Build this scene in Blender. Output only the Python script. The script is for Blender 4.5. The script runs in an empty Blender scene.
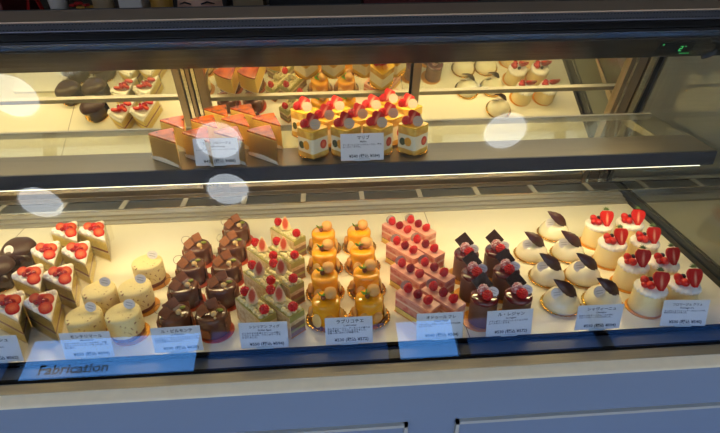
import bpy, bmesh, math, random
from math import pi, sin, cos, radians as rad
from mathutils import Vector, Matrix
random.seed(4)
S = bpy.context.scene
COL = S.collection

# ------------------------------------------------------------------ materials
def lin(c):
    return tuple(((x/255.)/12.92 if x/255. <= .04045 else ((x/255.+.055)/1.055)**2.4) for x in c) + (1,)
MATS = {}
def mat(name, rgb, rough=.5, metal=0., var=0., vscale=60, bump=0., bscale=200, rgb2=None, thr=None, spec=.5, coat=0., emit=None, es=0., stretch=None, sss=0.):
    m = bpy.data.materials.new(name); m.use_nodes = True
    nt = m.node_tree; N = nt.nodes; L = nt.links
    b = N['Principled BSDF']; c = lin(rgb)
    b.inputs['Base Color'].default_value = c
    b.inputs['Roughness'].default_value = rough; b.inputs['Metallic'].default_value = metal
    b.inputs['Specular IOR Level'].default_value = spec; b.inputs['Coat Weight'].default_value = coat
    b.inputs['Coat Roughness'].default_value = .08
    if sss:
        b.inputs['Subsurface Weight'].default_value = sss; b.inputs['Subsurface Radius'].default_value = (.01,.006,.004); b.inputs['Subsurface Scale'].default_value = .5
    tc = N.new('ShaderNodeTexCoord'); mp = N.new('ShaderNodeMapping'); L.new(tc.outputs['Object'], mp.inputs[0])
    if stretch: mp.inputs['Scale'].default_value = stretch
    if var or rgb2:
        nz = N.new('ShaderNodeTexNoise'); nz.inputs['Scale'].default_value = vscale; nz.inputs['Detail'].default_value = 3
        L.new(mp.outputs[0], nz.inputs['Vector'])
        r = N.new('ShaderNodeValToRGB'); L.new(nz.outputs[0], r.inputs[0])
        if rgb2:
            t = thr or (.45, .6)
            r.color_ramp.elements[0].position = t[0]; r.color_ramp.elements[1].position = t[1]
            r.color_ramp.elements[0].color = c; r.color_ramp.elements[1].color = lin(rgb2)
        else:
            r.color_ramp.elements[0].position = .3; r.color_ramp.elements[1].position = .7
            r.color_ramp.elements[0].color = tuple(x*(1-var) for x in c[:3])+(1,)
            r.color_ramp.elements[1].color = tuple(min(1,x*(1+var)) for x in c[:3])+(1,)
        L.new(r.outputs[0], b.inputs['Base Color'])
    if bump:
        n2 = N.new('ShaderNodeTexNoise'); n2.inputs['Scale'].default_value = bscale; n2.inputs['Detail'].default_value = 2
        L.new(mp.outputs[0], n2.inputs['Vector'])
        bp = N.new('ShaderNodeBump'); bp.inputs['Strength'].default_value = bump; bp.inputs['Distance'].default_value = .002
        L.new(n2.outputs[0], bp.inputs['Height']); L.new(bp.outputs[0], b.inputs['Normal'])
    if emit:
        b.inputs['Emission Color'].default_value = lin(emit); b.inputs['Emission Strength'].default_value = es
    MATS[name] = m; return m
def clear(name, tint=(255,255,255), refl=.9, ior=1.5, rough=0., body=0., bodycol=(255,255,255)):
    m = bpy.data.materials.new(name); m.use_nodes = True
    nt = m.node_tree; N = nt.nodes; L = nt.links; N.remove(N['Principled BSDF'])
    tr = N.new('ShaderNodeBsdfTransparent'); tr.inputs[0].default_value = lin(tint)
    gl = N.new('ShaderNodeBsdfGlossy'); gl.inputs['Roughness'].default_value = rough
    lw_ = N.new('ShaderNodeLayerWeight'); lw_.inputs['Blend'].default_value = .5
    pw = N.new('ShaderNodeMath'); pw.operation = 'POWER'; pw.inputs[1].default_value = 5
    L.new(lw_.outputs['Facing'], pw.inputs[0])
    f0 = ((ior-1)/(ior+1))**2
    mu = N.new('ShaderNodeMath'); mu.operation = 'MULTIPLY_ADD'; mu.inputs[1].default_value = (1-f0)*refl; mu.inputs[2].default_value = f0*refl
    L.new(pw.outputs[0], mu.inputs[0])
    mx = N.new('ShaderNodeMixShader'); L.new(mu.outputs[0], mx.inputs[0])
    L.new(tr.outputs[0], mx.inputs[1]); L.new(gl.outputs[0], mx.inputs[2])
    out = mx
    if body:
        df = N.new('ShaderNodeBsdfDiffuse'); df.inputs[0].default_value = lin(bodycol)
        m2 = N.new('ShaderNodeMixShader'); m2.inputs[0].default_value = body
        L.new(mx.outputs[0], m2.inputs[1]); L.new(df.outputs[0], m2.inputs[2]); out = m2
    L.new(out.outputs[0], N['Material Output'].inputs[0]); MATS[name] = m; return m
def radial(name, inner, outer, r0, r1, scale=(1,1,1), rough=.55):
    """colour that runs from the core to the rim of a cut fruit (object space)"""
    m = mat(name, outer, rough, spec=.25); nt = m.node_tree; N = nt.nodes; L = nt.links
    tc = N.new('ShaderNodeTexCoord'); mp = N.new('ShaderNodeMapping'); mp.inputs['Scale'].default_value = scale
    ln = N.new('ShaderNodeVectorMath'); ln.operation = 'LENGTH'
    L.new(tc.outputs['Object'], mp.inputs[0]); L.new(mp.outputs[0], ln.inputs[0])
    r = N.new('ShaderNodeValToRGB'); e = r.color_ramp.elements
    e[0].position = r0; e[0].color = lin(inner); e[1].position = r1; e[1].color = lin(outer)
    mu = N.new('ShaderNodeMath'); mu.operation = 'MULTIPLY'; mu.inputs[1].default_value = 50
    nz = N.new('ShaderNodeTexNoise'); nz.inputs['Scale'].default_value = 400
    ad = N.new('ShaderNodeMath'); ad.operation = 'MULTIPLY_ADD'; ad.inputs[1].default_value = .25
    L.new(tc.outputs['Object'], nz.inputs['Vector']); L.new(ln.outputs['Value'], mu.inputs[0])
    L.new(nz.outputs[0], ad.inputs[0]); L.new(mu.outputs[0], ad.inputs[2])
    L.new(ad.outputs[0], r.inputs[0]); L.new(r.outputs[0], N['Principled BSDF'].inputs['Base Color'])
    return m

M = MATS
mat('steel', (176,168,152), .28, 1, var=.12, vscale=8, stretch=(1,40,40))
mat('steel_bright', (215,208,190), .2, 1, var=.08, vscale=6, stretch=(1,60,60))
mat('steel_dark', (70,68,66), .3, 1, var=.1, vscale=8)
mat('strip_steel', (138,126,108), .34, .9, var=.08, vscale=6, stretch=(1,40,40))
mat('steel_satin', (205,196,176), .45, .75, var=.06, vscale=10, stretch=(1,30,30))
mat('shelf_front', (66,66,72), .35, .7)
mat('canopy_fascia', (112,105,94), .16, .95, var=.2, vscale=5, stretch=(1,60,60))
mat('canopy_dark', (58,60,64), .25, .9)
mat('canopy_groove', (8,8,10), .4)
mat('canopy_blue', (150,158,175), .3, .9)
mat('bright_rail', (112,116,126), .1, .95)
mat('canopy_top', (186,164,138), .22, .0, coat=.3)
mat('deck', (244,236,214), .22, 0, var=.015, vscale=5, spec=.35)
mat('deck_dim', (205,194,168), .4, 0)  # the cream deck again, with the lack of light put into its colour
mat('seam', (110,98,76), .6)
mat('black_trim', (9,9,11), .75, spec=.1)
mat('vent_dark', (140,134,120), .5, .3)
mat('dish_grey', (104,98,88), .5, .4)
mat('vent_rib', (150,147,138), .35, .9)
mat('steel_lip', (178,172,156), .42, .7, var=.05, vscale=6, stretch=(1,30,30))
mat('gutter', (64,70,84), .5, 0)
mat('sill_steel', (176,162,134), .4, .3, var=.06, vscale=8, stretch=(1,30,30))
mat('steel_warm', (150,134,112), .3, .9, var=.1, vscale=10)  # stainless trim; brown of warm reflections put into the base colour
mat('cream_ledge', (248,228,184), .5, 0, var=.03)
mat('panel_paint', (134,146,160), .5, 0, var=.03, vscale=3)
mat('panel_edge', (196,190,172), .45)
mat('mirror', (238,236,224), .015, 1)
mat('led', (255,250,225), .4, emit=(255,244,205), es=2.2)
mat('lamp_disc', (255,255,255), .4, emit=(236,244,255), es=4.2)
mat('lamp_rim', (230,230,228), .4)
clear('front_pane', (250,253,252), .95, 1.62)
clear('end_pane', (240,242,236), 1.0, 1.55)
clear('shelf_pane', (246,248,242), .9, 1.45, body=.03, bodycol=(235,230,210))
clear('film', (255,254,251), .8, 1.4, body=.02, bodycol=(255,240,215))
clear('film_disc', (235,232,228), .8, 1.4, body=.35, bodycol=(205,190,185))
clear('window_pane_bright', (255,255,255), .5, 1.4)
clear('window_pane_dimmer', (146,154,166), .5, 1.4)  # tint added to dim the sky that the front glass reflects
mat('card', (222,220,222), .45)
mat('ink', (28,26,30), .6)
mat('holder', (220,225,230), .15, spec=.6)
mat('seal', (236,228,220), .5, var=.03)
mat('seal_warm_lit', (206,180,148), .6)  # same paper as the other seals; tan of the warm lamplight put into the colour
mat('seal_ink', (180,172,162), .6)
mat('gold', (226,178,84), .25, 1, bump=.3, bscale=300)
mat('gold_card', (228,158,58), .35, .35)
mat('orange_card', (206,84,44), .4, .1)
mat('doily', (240,228,205), .6)
mat('choc_dark', (52,28,22), .25, coat=.3, bump=.05)
mat('choc_shell', (66,40,32), .38, var=.1, bump=.1, bscale=60)
mat('choc_milk', (104,62,42), .16, var=.08, vscale=20, coat=.5)
mat('choc_mousse', (122,84,66), .5, var=.06)
mat('choc_leaf', (72,38,32), .3, var=.15, vscale=30, bump=.15, bscale=90)
mat('glaze', (98,18,26), .06, coat=1)
mat('sponge', (255,220,120), .85, var=.12, vscale=300, bump=.6, bscale=500)
mat('sponge_brown', (150,100,56), .85, var=.15, vscale=250, bump=.6, bscale=400)
mat('fig_cream', (226,212,158), .5)
mat('custard', (248,226,160), .5)
mat('cream', (250,240,220), .45, bump=.12, bscale=80)
mat('cream_white', (252,246,236), .4)
mat('jam', (150,58,48), .4, var=.2, vscale=120)
mat('mousse', (242,222,160), .5, rgb2=(150,92,62), thr=(.63,.7), vscale=160, bump=.1)
mat('mousse_base', (140,84,46), .8, var=.2, vscale=200, bump=.5)
mat('biscuit', (140,78,34), .6, var=.15, vscale=150, bump=.3, bscale=300)
mat('biscuit_dark', (104,54,30), .55, var=.15, vscale=150, bump=.3, bscale=300)
mat('nut', (226,190,130), .45, var=.06)
mat('nut_brown', (132,70,36), .35, var=.2, vscale=200)
mat('pistachio', (150,160,60), .5, var=.2, vscale=300)
mat('pist_cream', (170,160,84), .6, var=.1, vscale=80, bump=.2)
mat('pale_layer', (236,214,170), .6, rgb2=(206,168,120), thr=(.4,.65), vscale=120)
mat('brown_layer', (150,112,82), .7, var=.15, vscale=150)
mat('orange_glaze', (252,172,20), .09, coat=.7, spec=.5, var=.04)
mat('orange_side', (250,180,28), .22, coat=.25)
mat('macaron', (228,168,92), .5, var=.04, vscale=80)
mat('almond', (246,206,128), .5)
mat('crumble', (156,108,62), .8, var=.3, vscale=250, bump=.8)
mat('mint', (112,176,56), .4, var=.15, vscale=120)
mat('calyx', (66,92,34), .5)
mat('raspberry', (206,30,32), .24, var=.15, vscale=200)
mat('raspberry_dark', (150,20,32), .24, var=.15, vscale=200)
mat('raspberry_sugar', (190,90,90), .7, rgb2=(240,215,212), thr=(.42,.62), vscale=350)
mat('strawberry', (196,22,14), .35, rgb2=(240,190,80), thr=(.70,.74), vscale=260, bump=.2, bscale=260)
mat('currant', (170,22,24), .12, coat=.5)
mat('blueberry', (40,34,52), .5)
radial('strawberry_cut', (246,168,132), (196,24,14), .15, .52, (2.1,1,.5))
radial('strawberry_slice', (244,130,84), (198,24,14), .16, .60, (1,1,1))
radial('fig_cut', (196,74,34), (240,206,150), .46, .70, (1.45,1,.75))
mat('pink_top', (238,170,150), .35, var=.04)
mat('pink_side', (226,160,138), .5, rgb2=(206,110,96), thr=(.45,.62), vscale=110)
mat('pink_pale', (244,212,190), .5)
mat('dome_white', (246,236,208), .22, coat=.3, sss=.1)
mat('fromage', (246,226,172), .4, var=.02, sss=.1)
mat('brulee', (208,98,14), .2, rgb2=(140,54,12), thr=(.42,.66), vscale=45, coat=.6)
mat('cheesecake', (252,210,108), .6, var=.05, vscale=90, bump=.15)
mat('cheese_side', (222,186,120), .5, var=.06)
mat('mango_cream', (244,232,196), .5)
mat('mango_top', (246,196,60), .2, coat=.5, var=.1, vscale=60)
mat('mango_band', (214,160,60), .4, rgb2=(240,200,90), thr=(.4,.6), vscale=60)
mat('kiwi', (70,80,44), .4)
mat('mango_bit', (238,170,50), .4)
mat('wire', (90,60,40), .4)
mat('floor_stone', (130,118,104), .35, var=.1, vscale=4)
mat('wall_paint', (150,142,130), .7, var=.03, vscale=3)
mat('wall_dark', (90,84,76), .7)
mat('ceiling_paint', (176,172,164), .8)
mat('frame_dark', (58,56,56), .4, .3)
mat('counter_back', (86,78,70), .5)
mat('red_dark', (96,16,18), .45)
mat('red_bright', (170,24,26), .4)
mat('white_plain', (226,224,218), .5)
mat('black_plain', (16,16,20), .5)
mat('beige_plain', (168,146,112), .55)
mat('yellow_plain', (200,150,60), .5)
mat('green_led', (20,60,30), .4, emit=(60,220,110), es=.9)
mat('display_glass', (8,9,10), .12)
mat('skin', (214,168,142), .5, sss=.1)
mat('hair', (20,15,14), .4)
mat('cloth_dark', (34,34,40), .8)
mat('eye_white', (235,232,228), .2); mat('iris', (30,20,16), .1); mat('lip', (170,90,84), .4)

# ------------------------------------------------------------------ mesh helpers
def new_obj(name, bm, m=None, parent=None, smooth=False, bevel=0., seg=2, loc=None):
    me = bpy.data.meshes.new(name); bmesh.ops.recalc_face_normals(bm, faces=bm.faces)
    bm.to_mesh(me); bm.free()
    if m:
        for x in (m if isinstance(m, (list, tuple)) else [m]): me.materials.append(M[x])
    if smooth:
        for p in me.polygons: p.use_smooth = True
    o = bpy.data.objects.new(name, me); COL.objects.link(o)
    if parent: o.parent = parent
    if loc: o.location = loc
    if bevel:
        b = o.modifiers.new('bevel', 'BEVEL'); b.width = bevel; b.segments = seg; b.limit_method = 'ANGLE'; b.angle_limit = rad(40)
        for p in me.polygons: p.use_smooth = True
        b.harden_normals = True
    return o
def BM(): return bmesh.new()
def T(x=0,y=0,z=0,rx=0,ry=0,rz=0,s=1):
    sc = Matrix.Diagonal((s,s,s,1)) if not isinstance(s,(tuple,list)) else Matrix.Diagonal((*s,1))
    return Matrix.Translation((x,y,z)) @ Matrix.Rotation(rz,4,'Z') @ Matrix.Rotation(ry,4,'Y') @ Matrix.Rotation(rx,4,'X') @ sc
def box(bm, x0,x1,y0,y1,z0,z1, mx=None):
    vs = [bm.verts.new((x,y,z)) for x in (x0,x1) for y in (y0,y1) for z in (z0,z1)]
    for f in ((0,1,3,2),(4,6,7,5),(0,4,5,1),(2,3,7,6),(0,2,6,4),(1,5,7,3)): bm.faces.new([vs[i] for i in f])
    if mx: bmesh.ops.transform(bm, matrix=mx, verts=vs)
    return vs
def lathe(bm, prof, n=32, mx=None, wob=None):
    """prof: list of (r,z); r=0 collapses to a pole"""
    rings = []; allv = []
    for (r, z) in prof:
        if r < 1e-6: v = bm.verts.new((0,0,z)); rings.append([v]); allv.append(v)
        else:
            ring = []
            for i in range(n):
                a = 2*pi*i/n; rr = r*(1+(wob(a, r, z) if wob else 0))
                v = bm.verts.new((rr*cos(a), rr*sin(a), z)); ring.append(v)
            rings.append(ring); allv += ring
    for a, b in zip(rings, rings[1:]):
        if len(a) == 1 and len(b) == 1: continue
        for i in range(n):
            j = (i+1) % n
            if len(a) == 1: bm.faces.new((a[0], b[i], b[j]))
            elif len(b) == 1: bm.faces.new((a[i], a[j], b[0]))
            else: bm.faces.new((a[i], a[j], b[j], b[i]))
    if mx: bmesh.ops.transform(bm, matrix=mx, verts=allv)
    return allv
def ball(bm, r, mx=None, n=12, k=7, sc=(1,1,1)):
    prof = [(r*sin(pi*i/k), -r*cos(pi*i/k)) for i in range(k+1)]
    prof[0] = (0,-r); prof[-1] = (0,r)
    m = (mx or Matrix()) @ Matrix.Diagonal((*sc,1))
    return lathe(bm, prof, n, m)
def disc(bm, r, z0, z1, n=36, rnd=0, mx=None, wob=None):
    rnd = min(rnd, (z1-z0)/2)
    pr = [(0,z0),(r-rnd,z0)]
    if rnd: pr += [(r-rnd*.3,z0+rnd*.3),(r,z0+rnd),(r,z1-rnd),(r-rnd*.3,z1-rnd*.3)]
    else: pr += [(r,z0),(r,z1)]
    pr += [(r-rnd,z1),(0,z1)]
    if not rnd: pr = [(0,z0),(r,z0),(r,z1),(0,z1)]
    return lathe(bm, pr, n, mx, wob)
def prism(bm, pts, z0, z1, mx=None):
    a = [bm.verts.new((x,y,z0)) for x,y in pts]; b = [bm.verts.new((x,y,z1)) for x,y in pts]
    n = len(pts); bm.faces.new(a[::-1]); bm.faces.new(b)
    for i in range(n):
        j = (i+1)%n; bm.faces.new((a[i],a[j],b[j],b[i]))
    if mx: bmesh.ops.transform(bm, matrix=mx, verts=a+b)
    return a+b
def tube(bm, pts, r, n=8, closed=False):
    pts = [Vector(p) for p in pts]; rings = []
    k = len(pts)
    for i, p in enumerate(pts):
        if closed: d = pts[(i+1)%k]-pts[i-1]
        else: d = pts[min(i+1,k-1)]-pts[max(i-1,0)]
        d.normalize(); up = Vector((0,0,1)) if abs(d.z) < .9 else Vector((1,0,0))
        a = d.cross(up).normalized(); b = d.cross(a)
        rr = r[i] if isinstance(r, (list,tuple)) else r
        rings.append([bm.verts.new(p + a*rr*cos(2*pi*j/n) + b*rr*sin(2*pi*j/n)) for j in range(n)])
    pairs = list(zip(rings, rings[1:])) + ([(rings[-1], rings[0])] if closed else [])
    for a, b in pairs:
        for j in range(n): bm.faces.new((a[j], a[(j+1)%n], b[(j+1)%n], b[j]))
    if not closed: bm.faces.new(rings[0][::-1]); bm.faces.new(rings[-1])
def root(name, label, cat, loc=(0,0,0), rz=0, group=None):
    o = bpy.data.objects.new(name, None); COL.objects.link(o); o.empty_display_size = .02
    o.location = loc; o.rotation_euler.z = rz; o['label'] = label; o['category'] = cat
    if group: o['group'] = group
    return o
def tag(o, label, cat, group=None):
    o['label'] = label; o['category'] = cat
    if group: o['group'] = group
    return o
def structure(o): o['kind'] = 'structure'; return o
def copy_tree(o, parent=None):
    c = o.copy(); COL.objects.link(c)
    if parent: c.parent = parent
    for ch in list(o.children): copy_tree(ch, c)
    return c
def place(proto, spots, group, jit=.12):
    others = [copy_tree(proto) for _ in spots[1:]]
    for o, (x, y, z, rz, lab) in zip([proto]+others, spots):
        o.location = (x, y, z); o.rotation_euler.z = rz + random.uniform(-jit, jit)
        o['label'] = lab; o['group'] = group
def part(name, fn, m, parent, smooth=True, bevel=0., seg=2, loc=None, rot=None, label=None):
    bm = BM(); fn(bm); o = new_obj(name, bm, m, parent, smooth, bevel, seg, loc)
    if rot: o.rotation_euler = rot
    if label: o['label'] = label
    return o

# ------------------------------------------------------------------ fruit and toppings
def raspberry_bm(r=.0078, n=9):
    bm = BM(); random.seed(9)
    lathe(bm, [(0,-r*.95),(r*.55,-r*.75),(r*.8,-r*.1),(r*.66,r*.6),(r*.3,r*.95),(0,r*.8)], 12)
    for k, (zz, rr, cnt) in enumerate([(-.72,.55,7),(-.36,.84,10),(.05,.92,11),(.44,.8,10),(.78,.52,7),(1.0,.26,4)]):
        for i in range(cnt):
            a = 2*pi*(i+.5*(k%2))/cnt
            ball(bm, r*.27, T(rr*r*cos(a)*.86, rr*r*sin(a)*.86, zz*r), 7, 4)
    return bm
RASP = {}
def raspberry(parent, loc, rot=(0,0,0), m='raspberry', s=1.08, name='raspberry'):
    if m not in RASP:
        o = new_obj(name, raspberry_bm(), m, parent, True); RASP[m] = o.data
    else:
        o = bpy.data.objects.new(name, RASP[m]); COL.objects.link(o); o.parent = parent
    o.location = loc; o.rotation_euler = rot; o.scale = (s,s,s)
    if m == 'raspberry_sugar': o['label'] = 'raspberry dusted with icing sugar'
    return o
def heart(t, w, h):
    # strawberry outline, tip at -h, shoulders at +h
    x = sin(t); z = cos(t)
    return w*x*(.76+.50*z)*1.06, h*(z if z > -1 else -1) - .12*h*(1 if z > .93 else 0)
def half_fruit(name, parent, loc, rot, w=.0115, h=.0145, d=.008, skin='strawberry', cut='strawberry_cut', leaves=True, s=1):
    bm = BM(); n = 22; rings = []
    for k in range(4):
        f = cos(pi/2*k/4); yy = d*sin(pi/2*k/4)
        rings.append([bm.verts.new((heart(2*pi*i/n, w, h)[0]*f, yy, heart(2*pi*i/n, w, h)[1]*f)) for i in range(n)])
    top = bm.verts.new((0,d,0))
    for a, b in zip(rings, rings[1:]):
        for i in range(n): bm.faces.new((a[i], a[(i+1)%n], b[(i+1)%n], b[i]))
    for i in range(n): bm.faces.new((rings[-1][i], rings[-1][(i+1)%n], top))
    bm.faces.new(rings[0])
    o = new_obj(name, bm, skin, parent, True); o.location = loc; o.rotation_euler = rot; o.scale = (s,s,s)
    bm = BM()
    prism(bm, [(heart(2*pi*i/n, w*.97, h*.97)) for i in range(n)], 0, .0006, Matrix.Rotation(pi/2,4,'X'))
    c = new_obj('cut_face', bm, cut, o)
    if leaves:
        bm = BM()
        for i in range(6):
            a = rad(-70+28*i); l = .009
            mx = T(0, .002, h*.92, rz=0) @ Matrix.Rotation(a,4,'Y')
            vs = [bm.verts.new(mx @ Vector(p)) for p in ((0,0,0),(-.0016,.0008,l*.45),(0,.003,l),(.0016,.0008,l*.45),(0,-.0006,l*.4))]
            for f in ((0,1,4),(1,2,4),(2,3,4),(3,0,4)): bm.faces.new([vs[q] for q in f])
        new_obj('calyx', bm, 'calyx', o)
    return o
def chunk(name, parent, loc, rot, r=.007, m='strawberry', sc=(1,.8,.7), cut=True):
    bm = BM(); ball(bm, r, None, 10, 6, sc)
    for v in bm.verts:
        if v.co.x > r*.35: v.co.x = r*.35
    o = new_obj(name, bm, m, parent, True); o.location = loc; o.rotation_euler = rot
    return o
def slice_disc(parent, loc, rot, r=.0085):
    bm = BM(); disc(bm, r, -.0022, .0022, 20, .001)
    o = new_obj('strawberry_slice', bm, 'strawberry_slice', parent, True); o.location = loc; o.rotation_euler = rot; return o
def seal(parent, loc, rot, r=.0085, sc=(1,1,1), m='seal', lines=2):
    bm = BM(); disc(bm, r, -.0004, .0004, 24, 0, Matrix.Diagonal((*sc,1)))
    o = new_obj('paper_seal', bm, m, parent, False); o.location = loc; o.rotation_euler = rot
    bm = BM()
    for k in range(lines):
        box(bm, -r*.55*sc[0], r*.55*sc[0], (k-.5*(lines-1))*r*.42-r*.06, (k-.5*(lines-1))*r*.42+r*.06, .0004, .0006)
    new_obj('seal_print', bm, 'seal_ink', o)
    return o
def board(parent, r, m='gold_card', ox=0, oy=0, scallop=False, h=.0015, tab=False):
    bm = BM()
    wob = (lambda a, rr, z: .02*sin(a*28) if rr > r*.8 else 0) if scallop else None
    if scallop: lathe(bm, [(0,0),(r*.8,0),(r,.003),(r,.0042),(r*.8,.0012),(0,.0012)], 112, None, wob)
    else:
        disc(bm, r, 0, h, 40)
        if tab: box(bm, r*.8, r*1.35, -.008, .008, 0, h*.9)
    o = new_obj('cake_board', bm, m, parent, scallop); o.location = (ox, oy, 0); return o

# ------------------------------------------------------------------ cake prototypes (local origin at the base centre)
def make_choc_dome():
    r = root('chocolate_dome_cake', '', 'cake')
    board(r, .034, 'gold', scallop=True)
    part('cake_body', lambda b: disc(b, .026, .002, .034, 36, .003), 'choc_dark', r)
    def dome(b):
        lathe(b, [(0,.0),(.031,.0),(.0345,.001),(.0345,.0035),(.031,.011),(.024,.0165),(.014,.0185),(0,.019)], 40, None, lambda a,rr,z: .05*sin(a*3+1)+.02*sin(a*7) if rr > .02 else 0)
    part('chocolate_dome', dome, 'choc_shell', r, loc=(-.001,.001,.034), rot=(rad(9),rad(-7),0))
    for a0 in (-1.9, .2):
        def band(b, a0=a0):
            n = 14; vs = []
            for i in range(n+1):
                a = a0+1.5*i/n; h = .033+.007*sin(i/n*pi)
                for rr in (.0275+.006*i/n, .029+.006*i/n):
                    for z in (.002, h): vs.append(b.verts.new((rr*cos(a), rr*sin(a), z)))
            for i in range(n):
                q = vs[i*4:i*4+8]
                for f in ((0,4,5,1),(2,3,7,6),(1,5,7,3),(0,2,6,4)): b.faces.new([q[j] for j in f])
            b.faces.new([vs[j] for j in (0,1,3,2)]); b.faces.new([vs[-4+j] for j in (0,2,3,1)])
        part('chocolate_plate', band, 'choc_dark', r)
    seal(r, (-.002,-.0225,.0495), (rad(52),0,0), .0095)
    return r

def wedge_pts(L, half, n=8, inset=0):
    # tip at -y; arc at +y; centred on the centroid
    tip = (0, -L*.62)
    pts = [(0, -L*.62 + inset*2.2)]
    R = L - inset*1.0
    for i in range(n+1):
        a = pi/2 - half + 2*half*i/n
        pts.append(((R*cos(a))*(1-inset*12), -L*.62 + R*sin(a)))
    return pts
def make_shortcake():
    r = root('strawberry_shortcake', '', 'cake')
    L = .084; hf = rad(18.5)
    for nm, z0, z1, m, ins in (('sponge_layer',.001,.015,'sponge',.001),('cream_layer',.015,.018,'custard',.0006),('jam_layer',.018,.0225,'jam',.0012),
                          ('sponge_layer',.0225,.038,'sponge',.001),('cream_layer',.038,.041,'custard',.0006)):
        part(nm, lambda b: prism(b, wedge_pts(L, hf, inset=ins), z0, z1), m, r, False)
    def top(b):
        prism(b, wedge_pts(L, hf), .041, .049)
    part('cream_top', top, 'cream_white', r, bevel=.0025, seg=3)
    def puff(b):
        random.seed(2)
        for i in range(11):
            a = pi/2 - hf*.85 + 2*hf*.85*i/10; R = L*.9
            ball(b, .0055, T(R*cos(a), -L*.62+R*sin(a), .0500), 10, 6, (1,1,.9))
        for i in range(5):
            ball(b, .0055, T(-.016+.001*i, .026-.009*i, .0495), 10, 6, (1,1.2,.7))
    part('piped_cream', puff, 'cream_white', r)
    slice_disc(r, (.000,-.024,.054), (rad(30),0,0), .0102)
    slice_disc(r, (-.008,.013,.056), (rad(24),rad(-20),.3), .0088)
    chunk('strawberry_piece', r, (.003,.004,.057), (.3,.5,.2), .0088, 'strawberry')
    slice_disc(r, (.009,-.004,.0565), (rad(40),rad(25),0), .0088)
    for p in ((-.004,-.008,.057),(.001,-.010,.0585),(-.009,-.001,.0565),(.005,-.009,.0575)):
        part('red_currant', lambda b: ball(b, .0042, None, 10, 6), 'currant', r, loc=p)
    def film(b):
        pts = wedge_pts(L*1.015, hf*1.04); pts = pts[2:]+pts[:1]+pts[1:2]
        # open strip round both sides of the wedge
        line = [wedge_pts(L*1.02, hf*1.05)[i] for i in (1,0,9)]
        line = [(line[0][0]+.012, line[0][1]+.006)] + line
        a = [b.verts.new((x,y,.001)) for x,y in line]; c = [b.verts.new((x,y,.046)) for x,y in line]
        for i in range(len(line)-1): b.faces.new((a[i],a[i+1],c[i+1],c[i]))
    o = part('clear_film', film, 'film', r, False)
    s = o.modifiers.new('thick', 'SOLIDIFY'); s.thickness = .0003
    part('cake_board', lambda b: prism(b, wedge_pts(L*1.05, hf*1.05), 0, .001), 'doily', r, False)
    return r

def make_montelimar():
    r = root('nougat_mousse_cake', '', 'cake')
    board(r, .031, 'gold_card', .006, -.002)
    part('sponge_base', lambda b: lathe(b, [(0,.0015),(.027,.0015),(.0275,.004),(.0272,.013),(0,.014)], 36), 'mousse_base', r)
    def body(b):
        lathe(b, [(0,.010),(.0285,.010),(.029,.0125),(.0288,.044),(.028,.0465),(.0262,.0478),(.012,.0482),(0,.0483)], 48, None,
              lambda a,rr,z: .012*sin(a*9)+.01*sin(a*17+1) if z < .0126 else 0)
    part('mousse', body, 'mousse', r)
    seal(r, (.010,.010,.0555), (rad(58),rad(8),rad(-12)), .0105, (1,.78,1))
    return r

def make_piemont():
    r = root('chocolate_caramel_cake', '', 'cake')
    board(r, .031, 'orange_card', .005, -.002)
    part('cake_body', lambda b: lathe(b, [(0,.0015),(.027,.0015),(.0275,.003),(.0272,.036),(.0258,.0395),(.022,.041),(0,.0405)], 48, None,
        lambda a,rr,z: .006*sin(a*5)), 'choc_milk', r)
    def bis(b, s=.0085, tw=0):
        n = 28; pts = []
        for k in range(4):
            for i in range(7):
                t = -1+2*i/7; w = s*(1+.05*sin(i*pi))
                p = (t*s, -s*(1+.07*(i%2))) ; c_, s_ = cos(k*pi/2), sin(k*pi/2)
                pts.append((p[0]*c_-p[1]*s_, p[0]*s_+p[1]*c_))
        prism(b, pts, -.0018, .0018, Matrix.Rotation(tw,4,'Z'))
    def bisc(nm, m, loc, rot, s=.0085, tw=0):
        o = part(nm, lambda b: bis(b, s, tw), m, r, False, loc=loc, rot=rot); return o
    bisc('square_biscuit', 'biscuit', (-.012,-.007,.0475), (rad(40),rad(-8),0), .0085, rad(38))
    bisc('square_biscuit', 'biscuit', (.001,.008,.0535), (rad(52),rad(10),0), .0080, rad(35))
    bisc('square_biscuit', 'biscuit_dark', (-.009,.012,.046), (rad(20),rad(-14),0), .0075, rad(15))
    bisc('side_biscuit', 'biscuit', (.0265,.004,.018), (0,rad(90),rad(12)), .013)
    bisc('side_biscuit', 'biscuit', (-.0262,.006,.018), (0,rad(90),rad(170)), .012)
    bisc('side_biscuit', 'biscuit', (-.002,-.0275,.014), (rad(90),0,rad(-6)), .0085)
    part('hazelnut', lambda b: ball(b, .0052, None, 12, 7, (1,1,.95)), 'nut', r, loc=(.009,-.008,.0445))
    part('pistachio_nut', lambda b: ball(b, .004, None, 10, 6, (1.5,.8,.7)), 'pistachio', r, loc=(.015,.004,.044), rot=(0,.3,.6))
    part('nut_crumb', lambda b: ball(b, .0025, None, 8, 5), 'nut', r, loc=(.014,-.015,.0415))
    part('caramel_thread', lambda b: tube(b, [(-.020+.011*cos(t), .006, .047+.011*sin(t)) for t in [2*pi*i/20 for i in range(20)]], .0004, 5, True), 'wire', r)
    return r

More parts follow.
